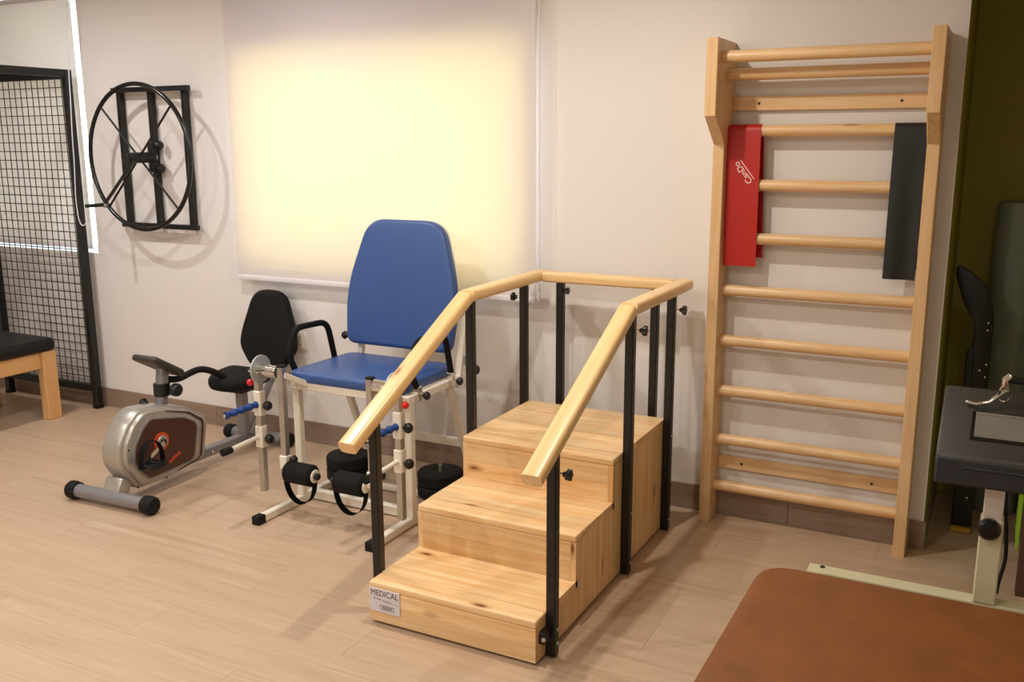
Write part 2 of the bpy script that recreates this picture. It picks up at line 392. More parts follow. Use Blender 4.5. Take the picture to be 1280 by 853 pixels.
# ================================================================== wall things
# --- wide roller blind
t = thing('roller_blind', 'wide white roller blind glowing with daylight behind the blue chair', 'blind', (-2.02, -0.07, 1.03))
def rel(o, *v): return Vector(v) - Vector(o.location)
def blind(t, x0, x1, y, z0, z1, chain, fab):
    L_ = t.location
    link('fabric', box_bm((x1 - x0, 0.0012, z1 - z0 - 0.02), 0), fab, t, rel(t, (x0 + x1) / 2, y, (z0 + z1) / 2 + 0.01))
    box('bottom_bar', 'barwhite', rel(t, (x0 + x1) / 2, y, z0 + 0.014), (x1 - x0, 0.016, 0.03), t, 0.005, 2)
    cyl('roller_tube', 'barwhite', rel(t, (x0 + x1) / 2, y + 0.018, z1 - 0.005), 0.022, x1 - x0, 'x', t, 16)
    for x in (x0 - 0.006, x1 + 0.006):
        box('bracket', 'barwhite', rel(t, x, y / 2 + 0.005 if y < 0 else y, z1 - 0.01), (0.008, max(abs(y) - 0.002, 0.05), 0.06), t, 0.002)
    if chain: tube('pull_chain', 'barwhite', [rel(t, *p) for p in chain], 0.0032, t, 6)
blind(t, -3.035, -0.965, -0.065, 1.02, 2.86, [(-0.945, -0.06, 2.84), (-0.947, -0.06, 2.2), (-0.945, -0.06, 1.5), (-0.946, -0.06, 1.075)], 'blind')
box('chain_weight', 'barwhite', rel(t, -0.946, -0.06, 1.055), (0.016, 0.014, 0.05), t, 0.004, 2)
# --- left roller blind (inside its window opening)
t = thing('roller_blind', 'cream roller blind behind the black wire cage, daylight along its edge', 'blind', (-5.2, 0.035, 1.12))
blind(t, -5.93, -4.468, 0.035, 1.128, 2.82, None, 'blind_dense')
ch = [(-4.43, 0.03, 2.84), (-4.33, -0.105, 2.83), (-4.315, -0.112, 2.76), (-4.36, -0.112, 2.339), (-4.372, -0.112, 2.11), (-4.388, -0.112, 1.9), (-4.392, -0.112, 1.746), (-4.415, -0.112, 1.48), (-4.405, -0.112, 1.351), (-4.385, -0.112, 1.31), (-4.355, -0.112, 1.305), (-4.335, -0.112, 1.325)]
tag(tube('blind_cord', 'barwhite', round_path(ch, 0.06, 4), 0.0035, None, 6), 'thin white blind cord hanging down over the cage corner post', 'cord')
# --- wall socket
t = thing('wall_socket', 'white double wall socket behind the bike backrest', 'socket', (-2.622, 0, 0.65))
box('socket_plate', 'socket', (0, -0.006, 0), (0.10, 0.012, 0.115), t, 0.004, 2)
for z in (-0.022, 0.024):
    o = box('socket_face', 'socket', (0, -0.013, z), (0.055, 0.004, 0.036), t, 0.001)
    for x in (-0.01, 0.01): box('socket_slot', 'blackplastic', (x, -0.0155, z), (0.004, 0.002, 0.012), o, 0)

# --- shoulder wheel
t = thing('shoulder_wheel', 'black wall-mounted shoulder exercise wheel with crank handle', 'exercise wheel', (-3.705, 0, 1.31))
cz = 1.765; rd = 0.165
for x in (-4.0, -3.72, -3.425): bar('upright_bar', 'blackmetal', rel(t, x, -0.026, 1.305), rel(t, x, -0.026, 2.19), 0.036, 0.04, t, 0.003)
bar('cross_bar', 'blackmetal', rel(t, -4.03, -0.062, 2.19), rel(t, -3.35, -0.062, 2.19), 0.03, 0.032, t, 0.003)
bar('cross_bar', 'blackmetal', rel(t, -4.03, -0.062, 1.325), rel(t, -3.35, -0.062, 1.325), 0.03, 0.032, t, 0.003)
N_ = 64
tube('rim', 'blackgloss', [rel(t, -3.715 + 0.445 * math.cos(2 * PI * k / N_), -rd, cz + 0.455 * math.sin(2 * PI * k / N_)) for k in range(N_)], 0.014, t, 10, True)
for a in (45, 135, 225, 315):
    ca, sa = math.cos(math.radians(a)), math.sin(math.radians(a))
    tube('spoke', 'blackmetal', [rel(t, -3.715, -rd, cz), rel(t, -3.715 + 0.44 * ca, -rd, cz + 0.45 * sa)], 0.007, t, 8)
h = cyl('hub', 'blackmetal', rel(t, -3.715, -0.15, cz), 0.034, 0.20, 'y', t, 20)
cyl('axle', 'zinc', rel(t, -3.715, -0.055, cz), 0.022, 0.05, 'y', t, 16)
cyl('hub_cap', 'blackplastic', rel(t, -3.715, -0.262, cz), 0.026, 0.03, 'y', t, 16)
ax_, az_ = -3.715 + 0.445 * math.cos(math.radians(222)), cz + 0.455 * math.sin(math.radians(222))
bar('lever_arm', 'blackmetal', rel(t, -3.715, -0.19, cz), rel(t, ax_, -0.19, az_), 0.008, 0.022, t, 0.001)
tube('handle_grip', 'blackplastic', [rel(t, ax_, -rd, az_), rel(t, ax_, -0.33, az_)], 0.0125, t, 12)
cyl('handle_bolt', 'zinc', rel(t, ax_ + 0.012, -0.19, az_ - 0.005), 0.014, 0.03, 'y', t, 10)
box('hub_slider', 'blackmetal', rel(t, -3.72, -0.058, cz), (0.05, 0.02, 0.19), t, 0.003)
for dz in (0.075, -0.07): lathe('knob', 'blackplastic', [(0, 0.05), (0.02, 0.048), (0.03, 0.035), (0.03, 0.018), (0.012, 0.01), (0.012, 0), (0, 0)], rel(t, -3.68, -0.052, cz + dz), 'x', t, 14)

# --- wire cage
t = thing('wire_cage', 'tall black steel therapy cage with wire grid side and roof', 'cage', (-4.91, -0.9, 0))
x0, x1, ybk, yfr, zt = -5.40, -4.435, -0.075, -2.05, 2.335
for (x, yv) in ((x0, ybk), (x1, ybk), (x0, yfr), (x1, yfr)):
    bar('post', 'blackmetal', rel(t, x, yv, 0.0), rel(t, x, yv, zt), 0.05, 0.05, t, 0.004)
    box('foot_cap', 'rubber', rel(t, x, yv, 0.012), (0.056, 0.056, 0.024), t, 0.004, 2)
bar('bottom_rail', 'blackmetal', rel(t, x0 + .025, ybk, 0.145), rel(t, x1 - .025, ybk, 0.145), 0.04, 0.05, t, 0.003)
bar('top_rail', 'blackmetal', rel(t, x0 + .025, ybk, zt - 0.03), rel(t, x1 - .025, ybk, zt - 0.03), 0.04, 0.06, t, 0.003)
bar('top_rail', 'blackmetal', rel(t, x0 + .025, yfr, zt - 0.03), rel(t, x1 - .025, yfr, zt - 0.03), 0.04, 0.06, t, 0.003)
for x in (x0, x1): bar('side_rail', 'blackmetal', rel(t, x, ybk - .025, zt - 0.025), rel(t, x, yfr + .025, zt - 0.025), 0.04, 0.05, t, 0.003)
wv = None
def wire(me, name, a, b):
    a, b = Vector(a), Vector(b); c = (a + b) / 2
    if me is None:
        o = link(name, tube_bm([a - c, b - c], 0.0033, 5), 'blackmetal', t, rel(t, *c), smooth=True); return o.data
    link(name, None, None, t, rel(t, *c), me=me); return me
me = None; n = 16
for i in range(1, n): x = x0 + (x1 - x0) * i / n; me = wire(me, 'wire', (x, ybk, 0.15), (x, ybk, zt - 0.03))
me = None; z = 0.225
while z < zt - 0.07: me = wire(me, 'wire', (x0, ybk - 0.005, z), (x1, ybk - 0.005, z)); z += 0.0605
me = None
for i in range(1, n): x = x0 + (x1 - x0) * i / n; me = wire(me, 'wire', (x, ybk, zt - 0.012), (x, yfr, zt - 0.012))
me = None; yv = ybk - 0.08
while yv > yfr + 0.05: me = wire(me, 'wire', (x0, yv, zt - 0.006), (x1, yv, zt - 0.006)); yv -= 0.0605

# --- bench inside the cage
t = thing('treatment_bench', 'low pine treatment bench with black padded top beside the wire cage', 'bench', (-4.85, -1.3, 0))
bx0, bx1, by0, by1 = -5.19, -4.475, -2.25, -0.34
for x in (bx0 + 0.035, bx1 - 0.035):
    for yv in (by0 + 0.05, by1 - 0.05):
        box('leg', 'benchwood', rel(t, x, yv, 0.2375), (0.07, 0.10, 0.475), t, 0.004)
for x in (bx0 + 0.02, bx1 - 0.045): bar('side_rail', wood('bench_rail_wood', '#e2b47a', '#d29c5e', '#8a5524', 'X', 0.45, randv=0.05, knots=False) if x < -5 else D.materials['bench_rail_wood'], rel(t, x, by0 + 0.1, 0.415), rel(t, x, by1 - 0.1, 0.415), 0.03, 0.11, t, 0.003)
for yv in (by0 + 0.03, by1 - 0.06): bar('end_rail', D.materials['bench_rail_wood'], rel(t, bx0 + 0.07, yv, 0.415), rel(t, bx1 - 0.07, yv, 0.415), 0.03, 0.11, t, 0.003)
pad = round_poly([(-0.375, -0.98), (0.375, -0.98), (0.375, 0.98), (-0.375, 0.98)], 0.07)
slab('pad', 'vinylblack', pad, 0.085, rel(t, -4.84, -1.30, 0.518), XY, t, 0.03, 4)

# ================================================================== exercise bike
t = thing('exercise_bike', 'silver recumbent exercise bike with black backrest against the wall', 'exercise bike', (-2.80, -1.34, 0), math.radians(2.5))
cyl('stabilizer', 'greytube', (0, 0, 0.05), 0.037, 0.50, 'x', t, 24)
for s in (-1, 1): lathe('end_cap', 'rubber', [(0, 0.055), (0.04, 0.055), (0.047, 0.045), (0.049, 0.02), (0.045, 0), (0.045, -0.01), (0, -0.01)], (s * 0.245, 0, 0.05), 'x' if s > 0 else '-x', t, 20)
shell = [(0.16, 0.488), (0.31, 0.470), (0.47, 0.415), (0.585, 0.335), (0.60, 0.30), (0.565, 0.11), (0.55, 0.085), (0.32, 0.055), (0.11, 0.06), (0.045, 0.16), (0.01, 0.235), (0.022, 0.33), (0.085, 0.435)]
shell = [(0.01 + (a - 0.01) * 1.10, b) for a, b in shell][::-1]
sh = slab('crank_housing', 'silver', round_poly(shell, 0.035, 3), 0.13, (0.0, 0, 0), YZ, t, 0.02, 3)
cen = (0.33, 0.265)
def shrink(f, dy=0, dz=0): return [(cen[0] + (a - cen[0]) * f + dy, cen[1] + (b - cen[1]) * f + dz) for a, b in shell]
slab('side_cover', 'silver', round_poly(shrink(0.93), 0.03, 3), 0.05, (0.065, 0, 0), YZ, t, 0.012, 3)
slab('cover_groove', 'bikebrown', round_poly([(0.01 + (a - 0.01) * 1.08, b) for a, b in [(0.30, 0.445), (0.46, 0.395), (0.555, 0.325), (0.56, 0.30), (0.53, 0.115), (0.50, 0.10), (0.36, 0.082), (0.36, 0.086), (0.50, 0.107), (0.52, 0.12), (0.548, 0.298), (0.543, 0.316), (0.455, 0.385), (0.30, 0.441)]][::-1], 0.004, 2), 0.004, (0.0915, 0, 0), YZ, t, 0, 1)
panel = [(0.01 + (a - 0.01) * 1.08, b) for a, b in [(0.20, 0.425), (0.42, 0.372), (0.495, 0.325), (0.505, 0.295), (0.475, 0.135), (0.45, 0.115), (0.17, 0.108), (0.085, 0.205), (0.095, 0.30), (0.15, 0.385)]][::-1]
rim_p = [(cen[0] + (a - cen[0]) * 1.05, cen[1] + (b - cen[1]) * 1.06) for a, b in panel]
slab('panel_rim', 'greytube', round_poly(rim_p, 0.025, 3), 0.006, (0.091, 0, 0), YZ, t, 0.002, 2)
pn = slab('brown_panel', 'bikebrown', round_poly(panel, 0.025, 3), 0.006, (0.0935, 0, 0), YZ, t, 0.001, 1)
for (a, b) in ((0.49, 0.385), (0.06, 0.30), (0.30, 0.073), (0.10, 0.085)): cyl('screw_plug', 'blackplastic', (0.0885, a, b), 0.007, 0.006, 'x', t, 10)
for (a, b, l) in ((0.335, 0.157, 0.03), (0.365, 0.172, 0.034), (0.395, 0.182, 0.022)): box('red_emblem', 'orange', (0.0972, a, b), (0.0012, l, 0.016), t, 0, rot=Matrix.Rotation(0.3, 3, 'X'))
ck = lathe('crank_ring', 'orange', [(0.0, 0.0), (0.052, 0.0), (0.052, 0.006), (0.036, 0.008), (0.0, 0.008)], (0.096, 0.275, 0.285), 'x', t, 28)
cyl('crank_disc', 'silver', (0.105, 0.275, 0.285), 0.035, 0.012, 'x', t, 24)
cyl('crank_hub', 'blackplastic', (0.115, 0.275, 0.285), 0.017, 0.02, 'x', t, 16)
bar('crank_arm', 'chrome', (0.122, 0.275, 0.285), (0.128, 0.135, 0.225), 0.012, 0.024, t, 0.003)
def pedal(x, y, z, sh=0.135):
    o = box('pedal', 'blackplastic', (x, y, z), (0.10, 0.125, 0.03), t, 0.008, 2)
    for k in (-0.04, 0.0, 0.04): box('pedal_rib', 'blackplastic', (x, y + k, z + 0.016), (0.09, 0.008, 0.006), o, 0.001)
    arc = [(x - 0.005, y + 0.072 * math.cos(a) * (1 + 0.2 * math.sin(a)), z + sh * math.sin(a)) for a in [PI * k / 12 for k in range(13)]]
    bm = bmesh.new(); prev = None
    for (px, py, pz) in arc:
        c = [bm.verts.new(Vector((px + dx, py, pz)) - Vector((x, y, z))) for dx in (-0.018, 0.018)]
        if prev: bm.faces.new((prev[0], prev[1], c[1], c[0]))
        prev = c
    bmesh.ops.solidify(bm, geom=bm.faces[:], thickness=0.004)
    link('pedal_strap', bm, 'rubber', o, (x, y, z), smooth=True)
pedal(0.185, 0.122, 0.212)
bar('crank_arm', 'chrome', (-0.122, 0.275, 0.285), (-0.128, 0.435, 0.338), 0.012, 0.024, t, 0.003); pedal(-0.185, 0.435, 0.335, 0.05)
box('front_bracket', 'silver', (0.0, 0.045, 0.095), (0.115, 0.075, 0.09), t, 0.008, 2, rot=Matrix.Rotation(math.radians(-28), 3, 'X'))
bar('mast', 'greytube', (0, 0.385, 0.42), (0, 0.425, 0.675), 0.058, 0.06, t, 0.02, 4)
cyl('mast_clamp', 'blackplastic', (0, 0.405, 0.535), 0.045, 0.07, 'z', t, 20)
lathe('adjust_knob', 'blackplastic', [(0, 0.055), (0.03, 0.053), (0.036, 0.045), (0.036, 0.02), (0.015, 0.015), (0.015, -0.02), (0, -0.02)], (0.05, 0.425, 0.535), 'x', t, 16)
lathe('rear_knob', 'blackplastic', [(0, 0.04), (0.02, 0.038), (0.025, 0.02), (0.01, 0.0), (0, 0)], (-0.04, 0.33, 0.47), '-x', t, 14)
con = round_poly([(-0.09, -0.13), (0.09, -0.13), (0.08, 0.11), (0.05, 0.145), (-0.05, 0.145), (-0.08, 0.11)], 0.03, 3)
tilt = Matrix.Rotation(math.radians(-30), 3, 'X')
co = slab('console', 'machine', con, 0.035, (0, 0.40, 0.672), tilt, t, 0.014, 3)
slab('console_screen', 'blackgloss', round_poly([(-0.06, -0.10), (0.06, -0.10), (0.06, 0.05), (-0.06, 0.05)], 0.01, 2), 0.006, Vector((0, 0.40, 0.672)) + tilt @ Vector((0, 0.02, 0.0165)), tilt, t, 0.001, 1)
tube('handlebar', 'rubber', round_path([(0, 0.43, 0.585), (0, 0.53, 0.56), (0, 0.62, 0.578), (0.0, 0.71, 0.585), (0.03, 0.80, 0.545), (0.05, 0.88, 0.47)], 0.05, 4), 0.019, t, 12)
seat = round_poly([(-0.10, -0.20), (0.10, -0.20), (0.20, -0.05), (0.195, 0.17), (-0.195, 0.17), (-0.20, -0.05)], 0.08, 5)
slab('seat', 'fabricblack', [(a * .84, b * .84) for a, b in seat], 0.075, (0.05, 0.95, 0.475), Matrix.Rotation(math.radians(4), 3, 'X'), t, 0.03, 4)
box('seat_base', 'blackplastic', (0.05, 0.97, 0.425), (0.18, 0.18, 0.05), t, 0.012, 2)
bar('seat_post', 'greytube', (0.0, 1.04, 0.07), (0.03, 1.0, 0.42), 0.06, 0.05, t, 0.004)
bar('main_frame', 'greytube', (0, 0.53, 0.085), (0, 1.19, 0.075), 0.06, 0.05, t, 0.005)
cyl('frame_bolt', 'zinc', (0.035, 0.72, 0.08), 0.012, 0.012, 'x', t, 10)
cyl('stabilizer', 'greytube', (0, 1.17, 0.05), 0.035, 0.42, 'x', t, 24)
for s in (-1, 1): lathe('end_cap', 'rubber', [(0, 0.05), (0.038, 0.05), (0.045, 0.04), (0.047, 0.02), (0.043, 0), (0.043, -0.01), (0, -0.01)], (s * 0.205, 1.17, 0.05), 'x' if s > 0 else '-x', t, 20)
bk = round_poly([(-0.12, -0.25), (0.12, -0.25), (0.215, -0.12), (0.20, -0.02), (0.115, 0.235), (-0.115, 0.235), (-0.20, -0.02), (-0.215, -0.12)], [0.05, 0.05, 0.08, 0.15, 0.09, 0.09, 0.15, 0.08], 5)
bt = Matrix.Rotation(math.radians(-8), 3, 'X') @ XZ
slab('backrest', 'fabricblack', bk, 0.075, (0.10, 1.21, 0.74), bt, t, 0.034, 5)
bar('backrest_post', 'greytube', (0.03, 1.06, 0.10), (0.09, 1.245, 0.46), 0.045, 0.03, t, 0.004)
bar('backrest_post', 'greytube', (0.09, 1.262, 0.44), (0.10, 1.282, 0.78), 0.045, 0.03, t, 0.004)

# ================================================================== leg exercise chair
t = thing('leg_exercise_chair', 'white framed leg exercise chair with blue vinyl seat and tall back', 'exercise chair', (-1.62, -0.75, 0))
def T(*v): return rel(t, *v)
TB = 0.04
for x in (-1.955, -1.27):
    bar('floor_runner', 'white', T(x, -1.15, 0.022), T(x, -0.20, 0.022), TB, TB, t, 0.004)
    box('runner_cap', 'rubber', T(x, -1.168, 0.0225), (0.046, 0.055, 0.045), t, 0.005, 2)
    box('runner_cap', 'rubber', T(x, -0.185, 0.0225), (0.046, 0.05, 0.045), t, 0.005, 2)
    bar('front_leg', 'white', T(x, -0.83, 0.042), T(x, -0.83, 0.625), TB, TB, t, 0.004)
    bar('rear_leg', 'white', T(x, -0.22, 0.042), T(x, -0.46, 0.63), TB, 0.03, t, 0.004)
    bar('seat_rail', 'white', T(x, -0.86, 0.642), T(x, -0.36, 0.642), TB, TB, t, 0.004)
    bar('back_post', 'white', T(x + (0.05 if x < -1.6 else 0.0), -0.37, 0.60), T(x + (0.05 if x < -1.6 else 0.0), -0.27, 1.05), 0.035, 0.025, t, 0.003)
bar('base_crossbar', 'white', T(-1.935, -0.77, 0.03), T(-1.29, -0.77, 0.03), TB, 0.05, t, 0.004)
bar('storage_crossbar', 'white', T(-1.935, -0.50, 0.022), T(-1.29, -0.50, 0.022), 0.03, 0.03, t, 0.004)
bar('rear_crossbar', 'white', T(-1.935, -0.295, 0.265), T(-1.29, -0.295, 0.265), 0.025, 0.045, t, 0.003)
bar('front_rail', 'white', T(-1.935, -0.84, 0.642), T(-1.29, -0.84, 0.642), TB, TB, t, 0.004)
bar('back_rail', 'white', T(-1.935, -0.37, 0.642), T(-1.29, -0.37, 0.642), TB, TB, t, 0.004)
bar('back_brace', 'white', T(-1.885, -0.285, 1.0), T(-1.29, -0.285, 1.0), 0.025, 0.03, t, 0.003)
seat = round_poly([(-0.36, -0.275), (0.345, -0.275), (0.335, 0.245), (-0.345, 0.245)], [0.06, 0.06, 0.07, 0.07], 6)
slab('seat', 'blue', seat, 0.06, T(-1.625, -0.595, 0.689), XY, t, 0.022, 5)
bkp = round_poly([(-0.33, -0.36), (0.33, -0.36), (0.355, -0.06), (0.235, 0.325), (-0.235, 0.325), (-0.355, -0.06)], [0.055, 0.055, 0.35, 0.11, 0.11, 0.35], 8)
bt = Matrix.Rotation(math.radians(-9), 3, 'X') @ XZ
slab('backrest', 'blue', bkp, 0.065, T(-1.625, -0.325, 1.13), bt, t, 0.024, 5)
slab('backrest_board', 'white', [(a * .97, b * .97) for a, b in bkp], 0.012, T(-1.625, -0.287, 1.137), bt, t, 0.002, 1)
for x, s in ((-1.985, -1), (-1.245, 1)):
    tube('armrest', 'foam', round_path([T(x, -0.80, 0.70), T(x, -0.845, 0.78), T(x, -0.80, 0.925), T(x, -0.53, 0.915), T(x, -0.475, 0.70)], 0.065, 5), 0.0165, t, 12)
    for yv in (-0.79, -0.475):
        br = box('arm_bracket', 'chrome', T(x, yv, 0.665), (0.036, 0.036, 0.075), t, 0.004)
        cyl('clamp_bolt', 'chrome', T(x + s * 0.028, yv, 0.67), 0.009, 0.03, 'x', br, 10)
        lathe('clamp_knob', 'blackplastic', [(0, 0.03), (0.017, 0.028), (0.021, 0.018), (0.012, 0.0), (0, 0)], T(x + s * 0.035, yv, 0.66), 'x' if s > 0 else '-x', br, 14)
lathe('recline_knob', 'blackplastic', [(0, 0.035), (0.018, 0.033), (0.024, 0.02), (0.01, 0.0), (0.006, -0.04), (0, -0.04)], T(-2.0, -0.33, 0.80), '-x', t, 14)
lathe('recline_knob', 'blackplastic', [(0, 0.035), (0.02, 0.033), (0.028, 0.02), (0.01, 0.0), (0.006, -0.04), (0, -0.04)], T(-1.20, -0.33, 0.69), 'x', t, 14)
box('recline_plate', 'zinc', T(-1.225, -0.33, 0.735), (0.075, 0.012, 0.05), t, 0.002)
def leg_unit(xi, xo, s):
    """pivot tube, graduated disc, weight lever (outer) and shin lever (inner); s is the outward side"""
    zc, yc = 0.742, -1.0
    cyl('pivot_tube', 'chrome', T((xi + xo) / 2 + s * 0.01, yc, zc), 0.032, abs(xo - xi) - 0.03, 'x', t, 24)
    bar('pivot_arm', 'white', T(xi - s * 0.035, -0.83, 0.642), T(xi - s * 0.005, yc, zc - 0.01), 0.03, 0.03, t, 0.003)
    dk = cyl('angle_disc', 'zincmatte', T(xo - s * 0.02, yc, zc + 0.005), 0.072, 0.010, 'x', t, 32, 0.001)
    for k in range(14):
        a = 2 * PI * k / 14
        cyl('disc_hole', 'blackplastic', T(xo - s * 0.02 + s * 0.0045, yc + 0.056 * math.cos(a), zc + 0.005 + 0.056 * math.sin(a)), 0.0065, 0.0035, 'x', dk, 8, 0.0005)
    for sg in (-1,):
        for k in range(14):
            a = 2 * PI * k / 14
            cyl('disc_hole', 'socket', T(xo - s * 0.02 - s * 0.0045, yc + 0.056 * math.cos(a), zc + 0.005 + 0.056 * math.sin(a)), 0.006, 0.0035, 'x', dk, 8, 0.0005)
    lathe('disc_knob', 'blackplastic', [(0, 0.035), (0.018, 0.033), (0.024, 0.02), (0.012, 0.0), (0, 0)], T(xo + s * 0.0, yc, zc), 'x' if s > 0 else '-x', t, 14)
    # outer weight lever
    bar('weight_lever', 'zinc', T(xo, yc, zc - 0.04), T(xo + 0.01, yc - 0.01, 0.105), 0.033, 0.033, t, 0.002)
    for zz, hh in ((0.57, 0.13), (0.395, 0.115)):
        box('lever_sleeve', 'white', T(xo + 0.003, yc - 0.003, zz), (0.045, 0.045, hh), t, 0.004)
        lathe('sleeve_knob', 'blackplastic', [(0, 0.045), (0.018, 0.043), (0.026, 0.03), (0.022, 0.015), (0.008, 0.008), (0.008, -0.01), (0, -0.01)], T(xo + 0.025, yc, zz - 0.01), 'x', t, 14)
    # blue ribbed grip pointing towards the room
    g0, g1 = Vector((xo, yc - 0.02, 0.565)), Vector((xo - 0.02, yc - 0.215, 0.555))
    pts = [g0.lerp(g1, k / 24) for k in range(25)]
    tube('hand_grip', 'bluegrip', [T(*p) for p in pts], [0.0165 + 0.0035 * math.cos(k * 2 * PI / 6) for k in range(25)], t, 12)
    e = g1 + (g1 - g0).normalized() * 0.012
    tube('grip_rod', 'chrome', [T(*g1), T(*e)], 0.008, t, 10)
    # peg for discs
    q0, q1 = Vector((xo, yc - 0.02, 0.395)), Vector((xo, yc - 0.235, 0.385))
    tube('disc_peg', 'white', [T(*q0), T(*q1)], 0.0115, t, 12)
    tube('peg_cap', 'rubber', [T(*(q1 + Vector((0, 0.015, 0)))), T(*(q1 - Vector((0, 0.04, 0))))], 0.019, t, 14)
    tube('red_ball', 'red', [T(xo + s * 0.035, yc, 0.668), T(xo + s * 0.04, yc, 0.668)], 0.004, t, 6)
    lathe('lock_ball', 'red', [(0.018 * math.sin(PI * k / 10), -0.018 * math.cos(PI * k / 10)) for k in range(11)], T(xo + s * 0.045, yc - 0.01, 0.672), 'z', t, 16)
    # inner shin lever with padded roll
    bar('shin_lever', 'zinc', T(xi, yc, zc + 0.03), T(xi + 0.005, yc - 0.01, 0.29), 0.033, 0.033, t, 0.002)
    box('lever_cap', 'rubber', T(xi, yc, zc + 0.034), (0.037, 0.037, 0.012), t, 0.003)
    box('lever_sleeve', 'white', T(xi + 0.004, yc - 0.01, 0.285), (0.045, 0.045, 0.07), t, 0.004)
    d = -s
    cx = xi + d * 0.10 if s < 0 else xi - 0.115
    cyl('sleeve_rod', 'white', T((xi + cx) / 2, yc - 0.01, 0.244), 0.016, abs(cx - xi), 'x', t, 14)
    cyl('ankle_roll', 'foam', T(cx + d * 0.005, yc - 0.02, 0.24), 0.055, 0.17, 'x', t, 28, 0.012)
    for q in (-0.088, 0.09): cyl('roll_washer', 'white', T(cx + d * 0.005 + q, yc - 0.02, 0.24), 0.034, 0.008, 'x', t, 20)
    cyl('roll_end', 'blackplastic', T(cx + d * 0.105, yc - 0.02, 0.24), 0.017, 0.03, 'x', t, 14)
    lathe('sleeve_knob', 'blackplastic', [(0, 0.045), (0.015, 0.043), (0.022, 0.03), (0.008, 0.008), (0.008, -0.01), (0, -0.01)], T(xi + 0.02, yc, 0.30), 'x', t, 14)
    # strap hanging in a loop from both ends of the roll
    bm = bmesh.new(); prev = None
    for k in range(19):
        a = PI + PI * k / 18
        p = Vector((0.09 * math.cos(a) * (1 - 0.12 * math.sin(a)), 0.0, -0.01 + 0.145 * math.sin(a)))
        c = [bm.verts.new(p + Vector((0, dy, 0))) for dy in (-0.02, 0.02)]
        if prev: bm.faces.new((prev[0], prev[1], c[1], c[0]))
        prev = c
    bmesh.ops.solidify(bm, geom=bm.faces[:], thickness=0.012)
    link('ankle_strap', bm, 'fabricblack', t, T(cx + d * 0.005, yc - 0.025, 0.24), smooth=True)
leg_unit(-1.905, -2.06, -1)
leg_unit(-1.37, -1.215, 1)
for x in (-1.90, -1.305): tube('storage_pin', 'zinc', [T(x, -0.50, 0.035), T(x, -0.50, 0.205)], 0.0095, t, 10)
# weight discs on the storage pins
for x, lb in ((-1.90, 'left pin of the chair base'), (-1.305, 'right chair pin beside the wooden steps')):
    for i, z in enumerate((0.038, 0.106)):
        wt = lathe('weight_disc', 'rubber', [(0.014, 0.004), (0.04, 0.004), (0.05, 0.0), (0.114, 0.0), (0.122, 0.008), (0.122, 0.056), (0.114, 0.065), (0.05, 0.065), (0.044, 0.058), (0.014, 0.058), (0.014, 0.004)], (x, -0.50, z), 'z', None, 36)
        tag(wt, ('upper' if i else 'lower') + ' black rubber weight disc on the ' + lb, 'weight disc', 'weight discs on the chair pins')

# ================================================================== training stairs
t = thing('training_stairs', 'three-step pine training stairs with wooden handrails on black posts', 'training stairs', (-0.5168, -1.016, 0))
SX0, SX1, SY = -0.8804, -0.1531, -1.7242
YS = [SY, SY + 0.358, SY + 0.7405, SY + 1.4155]; ZS = [0.176, 0.366, 0.558]
ST = 0.022; G = 0.0003
def T(*v): return rel(t, *v)
for i in range(3):
    y0, y1 = YS[i], YS[i + 1]; z1 = ZS[i]; zb = ZS[i - 1] if i else 0.012
    n = (4, 4, 7)[i]
    for k in range(n):
        a, b = y0 + (y1 - y0) * k / n, y0 + (y1 - y0) * (k + 1) / n
        if k == n - 1 and i < 2: b += 0.02
        boxx('tread_board', 'pineX', *(SX0 - 0, SX1 + 0), a + G, b - G, z1 - 0.03, z1, None, 0.006 if k == 0 else 0.0008, 3 if k == 0 else 1)
        o = D.objects[-1] if False else COL.objects[-1]
        o.parent = t; o.location = Vector(o.location) - t.location
    for k in range(2):
        a, b = zb + (z1 - 0.03 - zb) * k / 2, zb + (z1 - 0.03 - zb) * (k + 1) / 2
        boxx('riser_board', 'pineX', SX0 + (ST if i else 0), SX1 - (ST if i else 0), y0, y0 + 0.022, a + G, b - G, None, 0.0008); o = COL.objects[-1]
        o.parent = t; o.location = Vector(o.location) - t.location
for side in (0, 1):
    xa, xb = (SX0, SX0 + ST) if side == 0 else (SX1 - ST, SX1)
    for i in range(3):
        y0, y1 = YS[i], YS[i + 1]; n = (4, 4, 7)[i]
        for k in range(n):
            a, b = y0 + (y1 - y0) * k / n, y0 + (y1 - y0) * (k + 1) / n
            boxx('side_board', 'pineZ', xa, xb, a + G + (0.0222 if k == 0 and i == 0 else 0), b - G, 0.012, ZS[i] - 0.03, None, 0.0008); o = COL.objects[-1]
            o.parent = t; o.location = Vector(o.location) - t.location
for k in range(4):
    a, b = SX0 + ST + (SX1 - SX0 - 2 * ST) * k / 4, SX0 + ST + (SX1 - SX0 - 2 * ST) * (k + 1) / 4
    boxx('back_board', 'pineZ', a + G, b - G, YS[3] - 0.022, YS[3], 0.012, ZS[2] - 0.03, None, 0.0008); o = COL.objects[-1]
    o.parent = t; o.location = Vector(o.location) - t.location
for x in (SX0 + 0.06, SX1 - 0.06):
    for yv in (SY + 0.08, SY + 0.7, YS[3] - 0.08): cyl('rubber_foot', 'rubber', T(x, yv, 0.006), 0.022, 0.012, 'z', t, 14, 0.002)
PX = {0: SX0 - 0.0205, 1: SX1 + 0.0205}
RT, RH, RW = 1.21, 0.052, 0.078
ycor = -0.90
slope = math.tan(math.radians(26.3))
def rail_z(y): return RT - RH if y > ycor else RT - RH + (y - ycor) * slope
